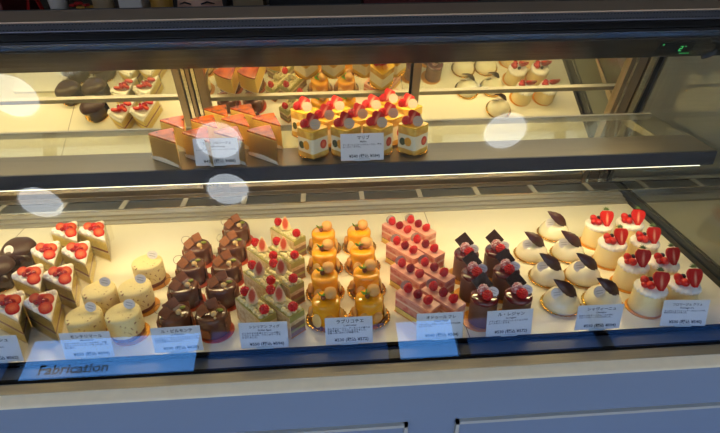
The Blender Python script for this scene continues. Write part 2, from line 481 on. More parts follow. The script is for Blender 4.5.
def slab(b, l, w, z0, z1, bev=0): box(b, -l/2, l/2, -w/2, w/2, z0, z1)
def make_fig():
    r = root('fig_pistachio_slice', '', 'cake')
    l, w = .080, .031
    part('cake_board', lambda b: slab(b, l*1.03, w*1.05, 0, .001), 'gold_card', r, False)
    for nm, z0, z1, m, k in (('sponge_layer',.001,.011,'brown_layer',1),('cream_layer',.011,.016,'pist_cream',1.01),('sponge_layer',.016,.026,'brown_layer',1),
                          ('cream_layer',.026,.034,'pale_layer',1.01),('pistachio_layer',.034,.046,'pist_cream',1.015)):
        part(nm, lambda b: slab(b, l*k, w*k, z0, z1), m, r, False)
    part('side_panel', lambda b: box(b, -l/2, l/2, -w/2-.0012, -w/2, .001, .044), 'pale_layer', r, False)
    def crm(b):
        random.seed(5)
        for i in range(9):
            for j in (-1,0,1):
                ball(b, .0050, T(-.033+.0083*i, j*.0095+random.uniform(-.001,.001), .0475), 9, 6, (1,1,random.uniform(.6,.95)))
    part('piped_cream', crm, 'fig_cream', r)
    raspberry(r, (-.032,.001,.057), (.4,0,0), s=1.1); raspberry(r, (.032,-.001,.057), (.2,.5,0), s=1.1)
    fgw = half_fruit('fig_wedge', r, (-.003,-.002,.0655), (0,0,0), .0115, .0165, .009, 'fig_cream', 'fig_cut', False)
    # face turned to the customer, point upward
    fgw.rotation_euler = (Matrix.Rotation(rad(50),4,'Z') @ Matrix.Rotation(rad(-30),4,'X') @ Matrix.Rotation(pi,4,'Y')).to_euler()
    return r

def make_abricotier():
    r = root('orange_mousse_cake', '', 'cake')
    board(r, .0372, 'gold', scallop=True)
    def cr(b):
        random.seed(3)
        for i in range(60):
            a = random.uniform(0,2*pi); rr = random.uniform(.027,.0325)
            ball(b, random.uniform(.0016,.003), T(rr*cos(a), rr*sin(a), .004), 6, 4)
    part('nut_crumble', cr, 'crumble', r)
    part('mousse', lambda b: disc(b, .0248, .0015, .040, 44, .001), 'orange_side', r)
    part('orange_glaze', lambda b: lathe(b, [(.0249,.034),(.0256,.037),(.0253,.043),(.0235,.0462),(.018,.0475),(0,.0475)], 44), 'orange_glaze', r)
    for i, a in enumerate((-15, 62, 115, 178, 232, 282)):
        a = rad(a+6)
        def mac(b): lathe(b, [(0,-.0028),(.0085,-.0028),(.0096,-.001),(.0096,.001),(.0080,.0034),(.004,.0046),(0,.005)], 20)
        zz = .016+.004*(i%2)
        o = part('macaron_shell' if i%2 else 'almond_biscuit', mac, 'macaron' if i%2 else 'almond', r, loc=(.0275*cos(a), .0275*sin(a), zz), rot=(0, rad(82), a))
        if i%2 == 0: o.scale = (1.45,1.05,.45)
    def ballm(b):
        lathe(b, [(0,-.009),(.005,-.0088),(.0085,-.006),(.0098,-.002),(.0098,.001),(.0086,.005),(.005,.0078),(0,.0088)], 24, Matrix.Scale(1.15,4))
    part('round_macaron', ballm, 'macaron', r, loc=(.0080,.002,.0590))
    part('hazelnut', lambda b: ball(b, .0048, None, 10, 7, (1,1,1.25)), 'nut_brown', r, loc=(-.004,-.003,.0525))
    def leaf(b):
        for (rx, rz_, l) in ((.95, .5, .0185),(.8,-.75,.0155),(1.1,1.9,.0150)):
            mx = Matrix.Rotation(rz_,4,'Z') @ Matrix.Rotation(rx,4,'X')
            pts = [(0,0),( .0036,.25),(.0058,.5),(.0044,.8),(0,1),(-.0044,.8),(-.0058,.5),(-.0036,.25)]
            c = b.verts.new(mx @ Vector((0,-.0015,l*.5)))
            vs = [b.verts.new(mx @ Vector((x, .0012*t*3, t*l))) for x, t in pts]
            for i in range(8): b.faces.new((vs[i], vs[(i+1)%8], c))
    part('mint_leaf', leaf, 'mint', r, loc=(-.007,.004,.050))
    return r

def make_pink():
    r = root('pink_mousse_slice', '', 'cake')
    l, w = .078, .030
    part('cake_board', lambda b: slab(b, l*1.04, w*1.08, 0, .001), 'gold_card', r, False)
    for nm, z0, z1, m, k in (('sponge_base',.001,.011,'sponge',1.),('chocolate_line',.011,.0125,'choc_dark',1.),('berry_mousse',.0125,.026,'pink_side',1.),
                          ('pale_mousse',.026,.030,'pink_pale',1.),('pink_mousse',.030,.040,'pink_side',1.),('pink_topping',.040,.0445,'pink_top',1.005)):
        part(nm, lambda b: slab(b, l*k, w*k, z0, z1), m, r, False)
    for i, x in enumerate((-.023, 0., .023)):
        raspberry(r, (x, 0, .0525), (rad(20*i-10), rad(15*i), i), 'raspberry_dark' if i == 1 else 'raspberry', 1.03)
    o = seal(r, (-.031,.004,.0515), (rad(80),0,rad(54)), .0105, m='film_disc', lines=1)
    return r

def make_regent():
    r = root('chocolate_mousse_cylinder', '', 'cake')
    board(r, .030, 'gold_card', -.005, 0)
    part('mousse', lambda b: disc(b, .0235, .0015, .050, 44, .0015), 'choc_mousse', r)
    part('red_glaze', lambda b: lathe(b, [(.0236,.049),(.0242,.0515),(.0242,.054),(.0225,.0565),(.019,.0572),(0,.057)], 44, None, lambda a,rr,z: .012*sin(a*7) if z < .05 else 0), 'glaze', r)
    part('chocolate_square', lambda b: box(b, -.0142,.0142,-.0142,.0142,-.0007,.0007, Matrix.Rotation(rad(42),4,'Z')), 'choc_dark', r, False, loc=(-.003,.013,.0735), rot=(rad(42),rad(10),0))
    raspberry(r, (-.003,.004,.0655), (.3,.2,0), 'raspberry_sugar', 1.25)
    raspberry(r, (.002,-.009,.0640), (1.2,.2,0), 'raspberry', 1.22)
    seal(r, (.014,.001,.064), (rad(58),rad(18),rad(-10)), .0098, (1,.82,1))
    return r

def make_dome():
    r = root('white_dome_cake', '', 'cake')
    board(r, .0365, 'gold', scallop=True)
    part('white_dome', lambda b: lathe(b, [(0,.0022),(.0315,.0022),(.0325,.0048),(.0320,.011),(.0298,.018),(.0255,.0245),(.0195,.0295),(.0125,.0325),(.006,.0338),(0,.0341)], 48), 'dome_white', r)
    def leaf(b):
        n = 12; rows = []
        L = .058
        for i in range(n+1):
            t = i/n; w = .0100*sin(pi*t)**.85*(1-.12*t) + .0008
            z = .007*sin(pi*t)
            ser = 1+.10*(i%2)
            rows.append([(t*L, -w*ser, z+.0025), (t*L, 0, z), (t*L, w*ser, z+.0025)])
        up = [[b.verts.new(p) for p in q] for q in rows]; dn = [[b.verts.new((p[0],p[1],p[2]-.001)) for p in q] for q in rows]
        for i in range(n):
            for j in range(2):
                b.faces.new((up[i][j],up[i+1][j],up[i+1][j+1],up[i][j+1])); b.faces.new((dn[i][j],dn[i][j+1],dn[i+1][j+1],dn[i+1][j]))
            b.faces.new((up[i][0],dn[i][0],dn[i+1][0],up[i+1][0])); b.faces.new((up[i][2],up[i+1][2],dn[i+1][2],dn[i][2]))
        b.faces.new((up[0][0],up[0][1],up[0][2],dn[0][2],dn[0][1],dn[0][0])); b.faces.new((up[n][2],up[n][1],up[n][0],dn[n][0],dn[n][1],dn[n][2]))
    # stalk end low on the right shoulder of the dome, tip up towards the back left
    m = Matrix(((-.70,.25,.0),(-.0,.0,.0),(0,0,0)))
    ax = Vector((-.74,.12,.60)).normalized(); nz = Vector((.15,-.85,.45)); nz = (nz - ax*nz.dot(ax)).normalized(); ay = nz.cross(ax)
    o = part('chocolate_leaf', leaf, 'choc_leaf', r, loc=(.0190,-.010,.0265))
    o.rotation_euler = Matrix((ax, ay, nz)).transposed().to_euler()
    part('cream_dot', lambda b: ball(b, .005, None, 10, 6, (1.3,1,.7)), 'cream_white', r, loc=(.0145,-.004,.0295))
    seal(r, (-.0165,-.008,.0345), (rad(60),rad(-6),0), .0108)
    return r

def make_fromage():
    r = root('fresh_cheese_cake', '', 'cake')
    board(r, .0315, 'gold_card', -.003, -.002)
    part('cheese_mousse', lambda b: lathe(b, [(0,.0015),(.0285,.0015),(.0288,.003),(.0265,.041),(.0255,.043),(0,.043)], 48), 'fromage', r)
    part('whipped_cream', lambda b: lathe(b, [(0,.041),(.0262,.0405),(.0278,.044),(.0262,.048),(.020,.051),(0,.0515)], 84, None, lambda a,rr,z: .035*sin(a*21) if rr > .021 else .0), 'cream_white', r)
    half_fruit('strawberry_half', r, (.0100,-.0080,.0640), (rad(-34),rad(6),0), .0165, .0205, .011)
    for p, ro, k in (((-.013,.003,.0595),(.3,.9,.3),.0105),((-.009,-.010,.0585),(.5,.2,1.3),.0100),((-.015,-.005,.056),(0,.3,.6),.0085)):
        chunk('strawberry_piece', r, p, ro, k, 'strawberry')
    part('blueberry', lambda b: ball(b, .0048, None, 12, 7), 'blueberry', r, loc=(-.0005,.008,.058))
    return r

def make_souffle():
    r = root('baked_cheesecake_wedge', '', 'cake')
    L = .080; hf = rad(17.5)
    part('cake_board', lambda b: prism(b, wedge_pts(L*1.02, hf*1.02), 0, .001), 'doily', r, False)
    part('cheesecake_body', lambda b: prism(b, wedge_pts(L, hf), .001, .046), 'cheesecake', r, bevel=.001)
    part('caramelised_top', lambda b: prism(b, wedge_pts(L*1.005, hf*1.01), .0455, .050), 'brulee', r, bevel=.0015)
    def side(b):
        a, c = wedge_pts(L*1.01, hf*1.03)[9], wedge_pts(L*1.01, hf*1.03)[0]
        v = [b.verts.new((a[0],a[1],.001)), b.verts.new((c[0],c[1],.001)), b.verts.new((c[0],c[1],.045)), b.verts.new((a[0],a[1],.045))]
        b.faces.new(v)
    o = part('side_film', side, 'film', r, False); s = o.modifiers.new('thick','SOLIDIFY'); s.thickness = .0003
    def doi(b):
        a, c = Vector((*wedge_pts(L, hf)[9],0)), Vector((*wedge_pts(L, hf)[0],0)); n = 16
        off = Vector((-.0018,-.0006,0)); lo = []; hi = []
        for i in range(n+1):
            p = a.lerp(c, i/n)+off; lo.append(b.verts.new((p.x,p.y,.001))); hi.append(b.verts.new((p.x-.001,p.y,.006+.0015*(i%2)+.004*sin(pi*i/n))))
        for i in range(n): b.faces.new((lo[i],lo[i+1],hi[i+1],hi[i]))
    o = part('paper_doily', doi, 'doily', r, False); s = o.modifiers.new('thick','SOLIDIFY'); s.thickness = .0004
    return r

def make_mango():
    r = root('mango_charlotte', '', 'cake')
    board(r, .029, 'gold', scallop=True)
    a = .0213
    def sq(b, k, z0, z1):
        pts = []
        for i in range(4):
            cx, cy = (a-.005)*(1,-1,-1,1)[i], (a-.005)*(1,1,-1,-1)[i]
            for j in range(5):
                t = i*pi/2 + j*pi/8; pts.append(((cx+.005*cos(t))*k, (cy+.005*sin(t))*k))
        prism(b, pts, z0, z1)
    part('sponge_base', lambda b: sq(b, 1.02, .002, .011), 'mango_band', r, False)
    part('cream_layer', lambda b: sq(b, 1.0, .011, .039), 'mango_cream', r, False)
    part('mango_layer', lambda b: sq(b, 1.015, .039, .052), 'mango_band', r, False)
    part('mango_glaze', lambda b: sq(b, 1.01, .052, .0555), 'mango_top', r, bevel=.001)
    for nm, fx, fm, x, z, rr in (('strawberry_slice','L','strawberry_slice',.006,.025,.0078),('mango_piece','F','mango_bit',-.005,.026,.0078),('kiwi_piece','F','kiwi',.008,.024,.0066)):
        rot = (rad(90),0,0) if fx == 'L' else (rad(90),0,rad(-90))
        # the two faces that look at the customer: local -y and local -x
        loc = (x, -a-.0002, z) if fx == 'L' else (-a-.0002, x, z)
        part(nm, lambda b: disc(b, rr, -.0005, .0006, 20, 0, Matrix.Diagonal((1,1.1,1,1))), fm, r, False, loc=loc, rot=rot)
    half_fruit('strawberry_half', r, (-.0010,.0015,.0670), (0,0,0), .0125, .0155, .009, leaves=False).rotation_euler = (Matrix.Rotation(rad(-45),4,'Z') @ Matrix.Rotation(rad(-34),4,'X') @ Matrix.Rotation(rad(28),4,'Y')).to_euler()
    raspberry(r, (-.0120,.0085,.0625), (.4,.2,0), s=1.0)
    chunk('fruit_piece', r, (.012,.004,.060), (.4,.7,.3), .008, 'mango_bit')
    seal(r, (-.0040,-.0128,.0635), (rad(62),0,rad(-45)), .0098, m='seal_warm_lit')
    return r

# ------------------------------------------------------------------ display case
CX0, CX1, ENDX = -1.15, 1.35, .742
TH = rad(16)                      # lean of the mirrored sliding doors
def mirror_y(z): return 1.228 - math.tan(TH)*(z-.005)
case = root('display_case', 'long refrigerated glass pastry case with stainless trim and blue-grey front', 'display case')
def cpart(name, fn, m, smooth=False, bevel=0., label=None, parent=None):
    return part(name, fn, m, parent or case, smooth, bevel, 2, None, None, label)
cpart('deck', lambda b: box(b, CX0, ENDX, .656, 1.100, -.02, 0), 'deck')
for sx_ in (-.72, -.248, .228): cpart('deck_seam', lambda b: box(b, sx_-.0007, sx_+.0007, .656, 1.1, -.002, .0001), 'seam')
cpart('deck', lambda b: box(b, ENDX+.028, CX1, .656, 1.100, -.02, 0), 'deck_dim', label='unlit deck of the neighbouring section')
cpart('front_gutter', lambda b: (box(b, CX0, CX1, .6095, .656, -.02, -.004)), 'gutter')
cpart('deck_gasket', lambda b: (box(b, CX0, CX1, .6485, .6555, -.004, .0015)), 'black_trim')
# rear trough lip and vent grille
def lip(b):
    prism(b, [(1.100,-.01),(1.100,.003),(1.108,.004),(1.1085,.003),(1.113,.003),(1.1135,.007),(1.122,.0075),(1.1225,.0065),(1.128,.0065),(1.1285,.011),(1.142,.012),(1.142,-.01)], CX0, ENDX, Matrix(((0,0,1,0),(1,0,0,0),(0,1,0,0),(0,0,0,1))))
cpart('steel_lip', lip, 'steel_lip')
def vent(b):
    box(b, CX0, CX1, 1.142, 1.147, -.01, .017); box(b, CX0, CX1, 1.193, 1.212, -.01, .017); box(b, CX0, CX0+.01, 1.147, 1.193, -.01, .017); box(b, CX1-.01, CX1, 1.147, 1.193, -.01, .017)
cpart('vent_frame', vent, 'steel_bright')
cpart('vent_backing', lambda b: box(b, CX0, CX1, 1.147, 1.193, -.01, .006), 'vent_dark')
def ribs(b):
    for i in range(9): box(b, CX0, CX1, 1.149+i*.0048, 1.151+i*.0048, .006, .0145)
cpart('vent_louvre', ribs, 'vent_rib')
vx = -.068 - .1475*7
while vx < CX1:
    if vx > CX0: cpart('vent_divider', lambda b: box(b, vx-.006, vx+.006, 1.147, 1.193, .006, .0168), 'steel_satin')
    vx += .1475
def lip2(b): box(b, ENDX+.028, CX1, 1.100, 1.142, -.01, .006)
cpart('steel_lip', lip2, 'steel', label='lip of the neighbouring section')
# mirrored sliding doors: everything on them is laid out in the leaning plane
R3 = Matrix.Translation((0, 1.228, .005)) @ Matrix.Rotation(TH, 4, 'X')
def onplane(name, x0, x1, d0, d1, s0, s1, m, bevel=0, parent=None, label=None):
    return cpart(name, lambda b: box(b, x0, x1, d0, d1, s0, s1, R3), m, False, bevel, label, parent)
SZ = .44
dl = onplane('mirror_door', CX0, -.300, .004, .010, .0, SZ, 'mirror')
dr = onplane('mirror_door', -.272, .672, .0, .004, .0, SZ, 'mirror')
onplane('door_rail', CX0, ENDX, -.006, .012, .004, .030, 'steel_warm')
onplane('door_rail', CX0, ENDX, -.014, -.006, .002, .012, 'steel')
for i, (xa, xb, mm, d) in enumerate(((-.322,-.307,'steel_warm',-.006),(-.304,-.297,'steel_bright',-.003),(-.294,-.287,'steel_warm',-.006),(-.284,-.277,'steel_bright',-.003),(-.274,-.256,'steel_warm',-.008))):
    onplane('door_stile', xa, xb, d, .008, .0, SZ, mm)
onplane('stile_gap', -.322, -.256, .0, .004, .0, SZ, 'black_trim')
onplane('door_stile', .192, .209, -.004, .006, .20, SZ, 'steel_warm')
onplane('stile_gap', .186, .1915, -.003, .004, .20, SZ, 'black_trim')
for xa, xb, mm, d in ((.672,.682,'steel_warm',-.012),(.684,.690,'steel_bright',-.008),(.692,.714,'steel_warm',-.004),(.7165,.724,'steel_bright',-.010),(.727,.732,'steel_bright',-.006),(.735,.738,'steel_warm',-.004)):
    onplane('corner_post', xa, xb, d, .008, .0, SZ, mm)
onplane('stile_gap', .672, .752, .001, .006, .0, SZ, 'black_trim')
onplane('back_panel', .76, CX1, .0, .006, .0, SZ, 'steel_satin', label='dull steel back of the neighbouring section')
# the end divider: dark sill, gasket, clear pane
cpart('end_sill', lambda b: box(b, ENDX, ENDX+.022, .656, 1.222, -.01, .012), 'steel_dark')
cpart('end_gasket', lambda b: box(b, ENDX+.022, ENDX+.028, .656, 1.222, -.01, .016), 'black_trim')
def endpane(b):
    prism(b, [(.665,.016),(mirror_y(.016)-.012,.016),(mirror_y(.40)-.012,.40),(.965,.40)], 0, .005, Matrix(((0,0,1,ENDX+.004),(1,0,0,0),(0,1,0,0),(0,0,0,1))))
cpart('end_pane', endpane, 'end_pane')
def endw(b): prism(b, [(.6,-.02),(1.235,-.02),(1.11,.44),(.95,.44)], 0, .01, Matrix(((0,0,1,CX0-.01),(1,0,0,0),(0,1,0,0),(0,0,0,1))))
cpart('end_panel', endw, 'steel_satin')
def endw2(b): prism(b, [(.6,-.02),(1.235,-.02),(1.11,.44),(.95,.44)], 0, .01, Matrix(((0,0,1,CX1),(1,0,0,0),(0,1,0,0),(0,0,0,1))))
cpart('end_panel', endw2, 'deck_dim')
# front glass
G0, G1 = Vector((0,.613,.003)), Vector((0,.946,.440))
gd = (G1-G0); gl = gd.length; ga = math.atan2(gd.z, gd.y)
def fg(b): box(b, CX0, CX1, 0, gl, -.003, .003, Matrix.Translation(G0) @ Matrix.Rotation(ga,4,'X'))
cpart('front_glass', fg, 'front_pane')
cpart('glass_gasket', lambda b: box(b, CX0, CX1, .6095, .617, -.004, .002), 'black_trim')
cpart('steel_sill', lambda b: box(b, CX0, CX1, .588, .6093, -.03, .0), 'sill_steel')
cpart('cream_ledge', lambda b: prism(b, [(.588,-.001),(.588,-.013),(.5715,-.013),(.5715,-.0105),(.5735,-.0085)], CX0, CX1, Matrix(((0,0,1,0),(1,0,0,0),(0,1,0,0),(0,0,0,1)))), 'cream_ledge')
fp = cpart('front_panel', lambda b: box(b, CX0, CX1, .5735, .60, -.80, -.0132), 'panel_paint')
def mould(b, x0, x1):
    z0 = -.099
    box(b, x0, x1, .5665, .5735, z0-.006, z0); box(b, x0, x0+.006, .5665, .5735, -.75, z0); box(b, x1-.006, x1, .5665, .5735, -.75, z0); box(b, x0, x1, .5665, .5735, -.756, -.75)
for x0, x1 in ((-1.08,-.46-.06),(-.46,.112),(.192,.76),(.84,1.3)):
    cpart('panel_moulding', lambda b: mould(b, x0, x1), 'panel_edge')
cpart('plinth', lambda b: box(b, CX0, CX1, .60, 1.2, -.85, -.80), 'black_trim')
cpart('cabinet_body', lambda b: (box(b, CX0, CX1, .60, 1.235, -.80, -.021)), 'steel_satin')
cpart('rear_frame', lambda b: (box(b, CX0, CX1, 1.240, 1.252, -.85, .02)), 'steel_satin')
# canopy with its lamp
can = cpart('canopy', lambda b: prism(b, [(.970,.391),(1.14,.391),(1.14,.474),(1.088,.474),(.985,.469),(.966,.458),(.956,.445),(.957,.431),(.962,.412)], CX0, CX1, Matrix(((0,0,1,0),(1,0,0,0),(0,1,0,0),(0,0,0,1)))), 'canopy_dark')
def strip(name, y0, z0, y1, z1, m, x1=CX1, t=.0025, parent=can, x0=CX0, sm=0):
    d = Vector((0,y1-y0,z1-z0)); L_ = d.length; an = math.atan2(d.z, d.y)
    mx = Matrix.Translation((0,y0,z0)) @ Matrix.Rotation(an,4,'X')
    return cpart(name, lambda b: box(b, x0, x1, 0, L_, -.0005, t, mx), m, False, .0006, parent=parent)
strip('fascia', .9705,.392, .9565,.4285, 'canopy_fascia', ENDX+.0)
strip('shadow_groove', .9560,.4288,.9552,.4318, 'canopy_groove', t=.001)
strip('bright_strip', .9550,.432,.9535,.442, 'bright_rail', t=.002)
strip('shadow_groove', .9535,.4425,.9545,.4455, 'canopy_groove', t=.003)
strip('rounded_rail', .955,.446,.9625,.4555, 'canopy_dark', t=.004)
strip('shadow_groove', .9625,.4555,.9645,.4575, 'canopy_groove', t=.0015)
strip('perforated_strip', .9650,.458,.9835,.469, 'canopy_blue', t=.003)
def dots(b):
    d = Vector((0,.0185,.011)).normalized(); an = math.atan2(d.z, d.y)
    for row, s_ in ((0,.004),(1,.0165)):
        x = -.62
        while x < .75:
            box(b, x, x+.0022, s_, s_+.0012, .003, .0033, Matrix.Translation((0,.965,.458)) @ Matrix.Rotation(an,4,'X')); x += .0062
o = cpart('perforation', dots, 'canopy_groove', parent=can); o['kind'] = 'stuff'
strip('top_plate', .986,.470, 1.087,.475, 'canopy_top', t=.004, x1=.80)
strip('top_edge', 1.087,.4752, 1.0905,.4752, 'canopy_groove', t=.005)
# temperature display in the fascia
fd = Vector((0,-.0140,.0365)).normalized(); fan = math.atan2(fd.z, fd.y)
FM = Matrix.Translation((0,.9705,.392)) @ Matrix.Rotation(fan,4,'X')
dsp = cpart('temperature_display', lambda b: box(b, .622, .690, .006, .0325, .0020, .0045, FM), 'display_glass', False, .0005, parent=case)
def digit(b):
    x, y, w, h, t = .664, .0135, .0055, .0105, .0012
    def seg(x0,x1,y0,y1): box(b, x0, x1, y0, y1, .0045, .0048, FM)
    # the fascia plane's local y runs up
    seg(x, x+w, y+h-t, y+h); seg(x, x+w, y+h/2-t/2, y+h/2+t/2); seg(x, x+w, y, y+t)
    seg(x+w-t, x+w, y+h/2, y+h); seg(x, x+t, y, y+h/2)
def mark(x0,x1,y0,y1): cpart('indicator_mark', lambda b: box(b, x0, x1, y0, y1, .0045, .0048, FM), 'green_led', parent=dsp)
mark(.673,.6755,.0225,.024); mark(.668,.688,.0085,.0092); mark(.628,.631,.0265,.029)
cpart('display_digit', digit, 'green_led', parent=dsp)
def endcap(b):
    pts = [(.690+.022*cos(t)+.03, .016+.017*sin(t)) for t in [pi/2*1.0 - pi*i/14 for i in range(15)]]
    tube(b, [FM @ Vector((x, y, .003)) for x, y in pts], .0045, 8)
cpart('fascia_end_hinge', endcap, 'canopy_dark', True, parent=can)
cpart('canopy_lamp', lambda b: box(b, CX0+.05, ENDX-.03, 1.000, 1.016, .3868, .391), 'led')
# ---- the shelf: a thing of its own
SH = .235
shelf = root('glass_shelf', 'clear glass shelf with broad steel front strip and lamp beneath its edge', 'shelf')
part('glass_plate', lambda b: box(b, CX0+.02, ENDX-.006, .940, 1.094, SH-.006, SH-.0005), 'shelf_pane', shelf, False)
part('back_rail', lambda b: box(b, CX0+.02, ENDX-.006, 1.094, 1.103, SH-.013, SH+.0), 'steel_satin', shelf, False)
part('steel_strip', lambda b: box(b, CX0+.02, ENDX-.004, .877, .962, SH-.010, SH-.0002), 'strip_steel', shelf, False)
part('front_rail', lambda b: box(b, CX0+.02, ENDX-.004, .872, .878, SH-.028, SH), 'shelf_front', shelf, False, bevel=.0008)
part('lamp_strip', lambda b: box(b, CX0+.03, ENDX-.03, .8725, .8795, SH-.0293, SH-.0282), 'led', shelf, False)
part('lamp_housing', lambda b: box(b, CX0+.02, ENDX-.004, .8795, .900, SH-.0305, SH-.010), 'steel_satin', shelf, False)
for x in (-.29, .70):
    part('shelf_bracket', lambda b: prism(b, [(.90,SH-.018),(1.093,SH-.018),(1.145,SH-.018),(1.145,SH-.036),(1.093,SH-.036)], x-.002, x+.002, Matrix(((0,0,1,0),(1,0,0,0),(0,1,0,0),(0,0,0,1)))), 'steel', shelf, False)

# ------------------------------------------------------------------ the cakes
ROW = ['front', 'second from the front', 'third from the front', 'back']
def yrow(k): return ROW[k]
Z = .0002
def lab(desc, col, k): return f'{desc}, {ROW[k]} of the {col} column'

p = make_choc_dome()
place(p, [(-.648,.948,Z,0,'dark chocolate dome cake with round seal, rearmost beside the shortcakes'),
          (-.656,.878,Z,0,'dark chocolate dome cake half cut by left frame edge behind shortcakes'),
          (-.653,.800,Z,0,'dark chocolate dome cake left of the second shortcake row, mostly out of frame'),
          (-.728,.885,Z,0,'outer dark chocolate dome cake seen in the mirror, farther left'),
          (-.728,.805,Z,0,'outer dark chocolate dome cake nearer the customer, left of the frame')], 'dark chocolate dome cakes')
p = make_shortcake(); p.scale = (1.03,1.0,1.12); sc = []
for (x,y),c,k in zip([(-.558,.984),(-.500,.981),(-.564,.904),(-.503,.900),(-.558,.822),(-.501,.818),(-.554,.739),(-.498,.737)], ['left','right']*4, (3,3,2,2,1,1,0,0)):
    sc.append((x,y,Z,rad(37),lab('strawberry shortcake slice in clear film', c, k)))
place(p, sc, 'strawberry shortcake slices', .06)
p = make_montelimar()
place(p, [(-.362,.865,Z,0,'speckled cream mousse cake standing alone at the back right of its group'),
          (-.424,.782,Z,0,'speckled cream mousse cake, left of the middle pair'),
          (-.362,.786,Z,0,'speckled cream mousse cake, right of the middle pair'),
          (-.424,.712,Z,0,'speckled cream mousse cake, left of the front pair behind its card'),
          (-.360,.714,Z,0,'speckled cream mousse cake, right of the front pair')], 'speckled nougat mousse cakes')
p = make_piemont(); sp = []
for (x,y),c,k in zip([(-.281,.929),(-.279,.861),(-.278,.792),(-.276,.715)], ['left']*4, (3,2,1,0)):
    sp.append((x,y,Z,0,lab('round chocolate cake with square biscuits', c, k)))
R5 = ['front','second from the front','middle','fourth from the front','back']
for (x,y),k in zip([(-.211,1.004),(-.209,.933),(-.210,.859),(-.208,.790),(-.212,.710)], (4,3,2,1,0)):
    sp.append((x,y,Z,0,f'round chocolate cake with square biscuits, {R5[k]} of the right column'))
place(p, sp, 'round chocolate biscuit cakes', .25)
p = make_fig(); sp = []
for (x,y,c,k) in [(-.135,.877,'left',2),(-.133,.797,'left',1),(-.137,.716,'left',0),(-.094,.957,'right',3),(-.093,.877,'right',2),(-.093,.799,'right',1),(-.091,.718,'right',0)]:
    t = ['front','second from the front','back' if c=='left' else 'third from the front','back'][k]
    sp.append((x,y,Z,rad(-50),f'green pistachio slice with fig and raspberries, {t} of the {c} column'))
place(p, sp, 'pistachio fig slices', .04)
p = make_abricotier(); sp = []
for (x,y,c,k) in [(-.018,.952,'left',3),(-.017,.878,'left',2),(-.017,.797,'left',1),(-.015,.722,'left',0),(.058,.952,'right',3),(.060,.878,'right',2),(.062,.799,'right',1),(.061,.722,'right',0)]:
    sp.append((x,y,Z,0,lab('orange mousse cake with macaron ball and mint', c, k)))
place(p, sp, 'orange mousse cakes on gold doilies', .18)
p = make_pink(); sp = []
for (x,y,c,k) in [(.146,.953,'left',3),(.146,.874,'left',2),(.145,.794,'left',1),(.146,.716,'left',0),(.187,.957,'right',3),(.188,.876,'right',2),(.190,.794,'right',1),(.191,.717,'right',0)]:
    sp.append((x,y,Z,rad(-52),lab('pink mousse slice with three raspberries', c, k)))
place(p, sp, 'pink raspberry slices', .03)
p = make_regent(); sp = []
for (x,y,c,t) in [(.261,.832,'left','back'),(.259,.766,'left','middle'),(.259,.698,'left','front'),(.324,.838,'right','back'),(.321,.770,'right','middle'),(.319,.698,'right','front')]:
    sp.append((x,y,Z,0,f'tall chocolate mousse cylinder with red glaze and dark square, {t} of the {c} column'))
place(p, sp, 'chocolate mousse cylinders', .1)
p = make_dome(); sp = []
for (x,y,t) in [(.420,.893,'back of the left column of three'),(.422,.810,'middle of the left column of three'),(.416,.728,'front of the left column of three'),(.500,.972,'back of the right column of four'),(.497,.888,'third from the front of the right column of four'),(.492,.806,'second from the front of the right column of four'),(.494,.727,'front of the right column of four, behind its card')]:
    sp.append((x,y,Z,0,f'white dome cake with chocolate leaf, {t}'))
place(p, sp, 'white dome cakes with chocolate leaves', .08)
p = make_fromage(); sp = []
for (x,y,c,k) in [(.577,.932,'left',3),(.570,.858,'left',2),(.573,.782,'left',1),(.566,.710,'left',0),(.646,.932,'right',3),(.638,.858,'right',2),(.632,.782,'right',1),(.630,.714,'right',0)]:
    sp.append((x,y,Z,0,lab('cream cheese cake topped with cut strawberries', c, k)))
place(p, sp, 'fresh cheese cakes with strawberries', .15)
p = make_souffle(); sp = []
names = ['leftmost','second from the left','third from the left','rightmost']
for i, x in enumerate((-.299,-.238,-.180,-.120)): sp.append((x+.004,.922,SH+Z,rad(32),f'caramel-topped cheesecake wedge on the shelf, {names[i]} of the front row'))
for i, x in enumerate((-.298,-.238,-.178,-.118)): sp.append((x+.004,.995,SH+Z,rad(32),f'caramel-topped cheesecake wedge on the shelf, {names[i]} of the middle row'))
for i, x in enumerate((-.221,-.167)): sp.append((x,1.060,SH+Z,rad(32),f'caramel-topped cheesecake wedge on the shelf, {("left","right")[i]} of the back pair'))
place(p, sp, 'baked cheesecake wedges on the shelf', .05)
p = make_mango(); sp = []
for i, x in enumerate((-.028,.034,.094,.161)): sp.append((x,.924,SH+Z,rad(45),f'square mango charlotte with strawberry on the shelf, {names[i]} of the front row'))
for i, x in enumerate((-.002,.062,.122)): sp.append((x,.975,SH+Z,rad(45),f'square mango charlotte with strawberry on the shelf, {("left","middle","right")[i]} of the second row'))
for i, x in enumerate((-.045,.020,.094,.168)): sp.append((x,1.030,SH+Z,rad(45),f'square mango charlotte with strawberry on the shelf, {names[i]} of the third row'))
sp.append((.133,1.070,SH+Z,rad(45),'square mango charlotte alone behind the other rows on the shelf'))
place(p, sp, 'mango charlottes on the shelf', .05)

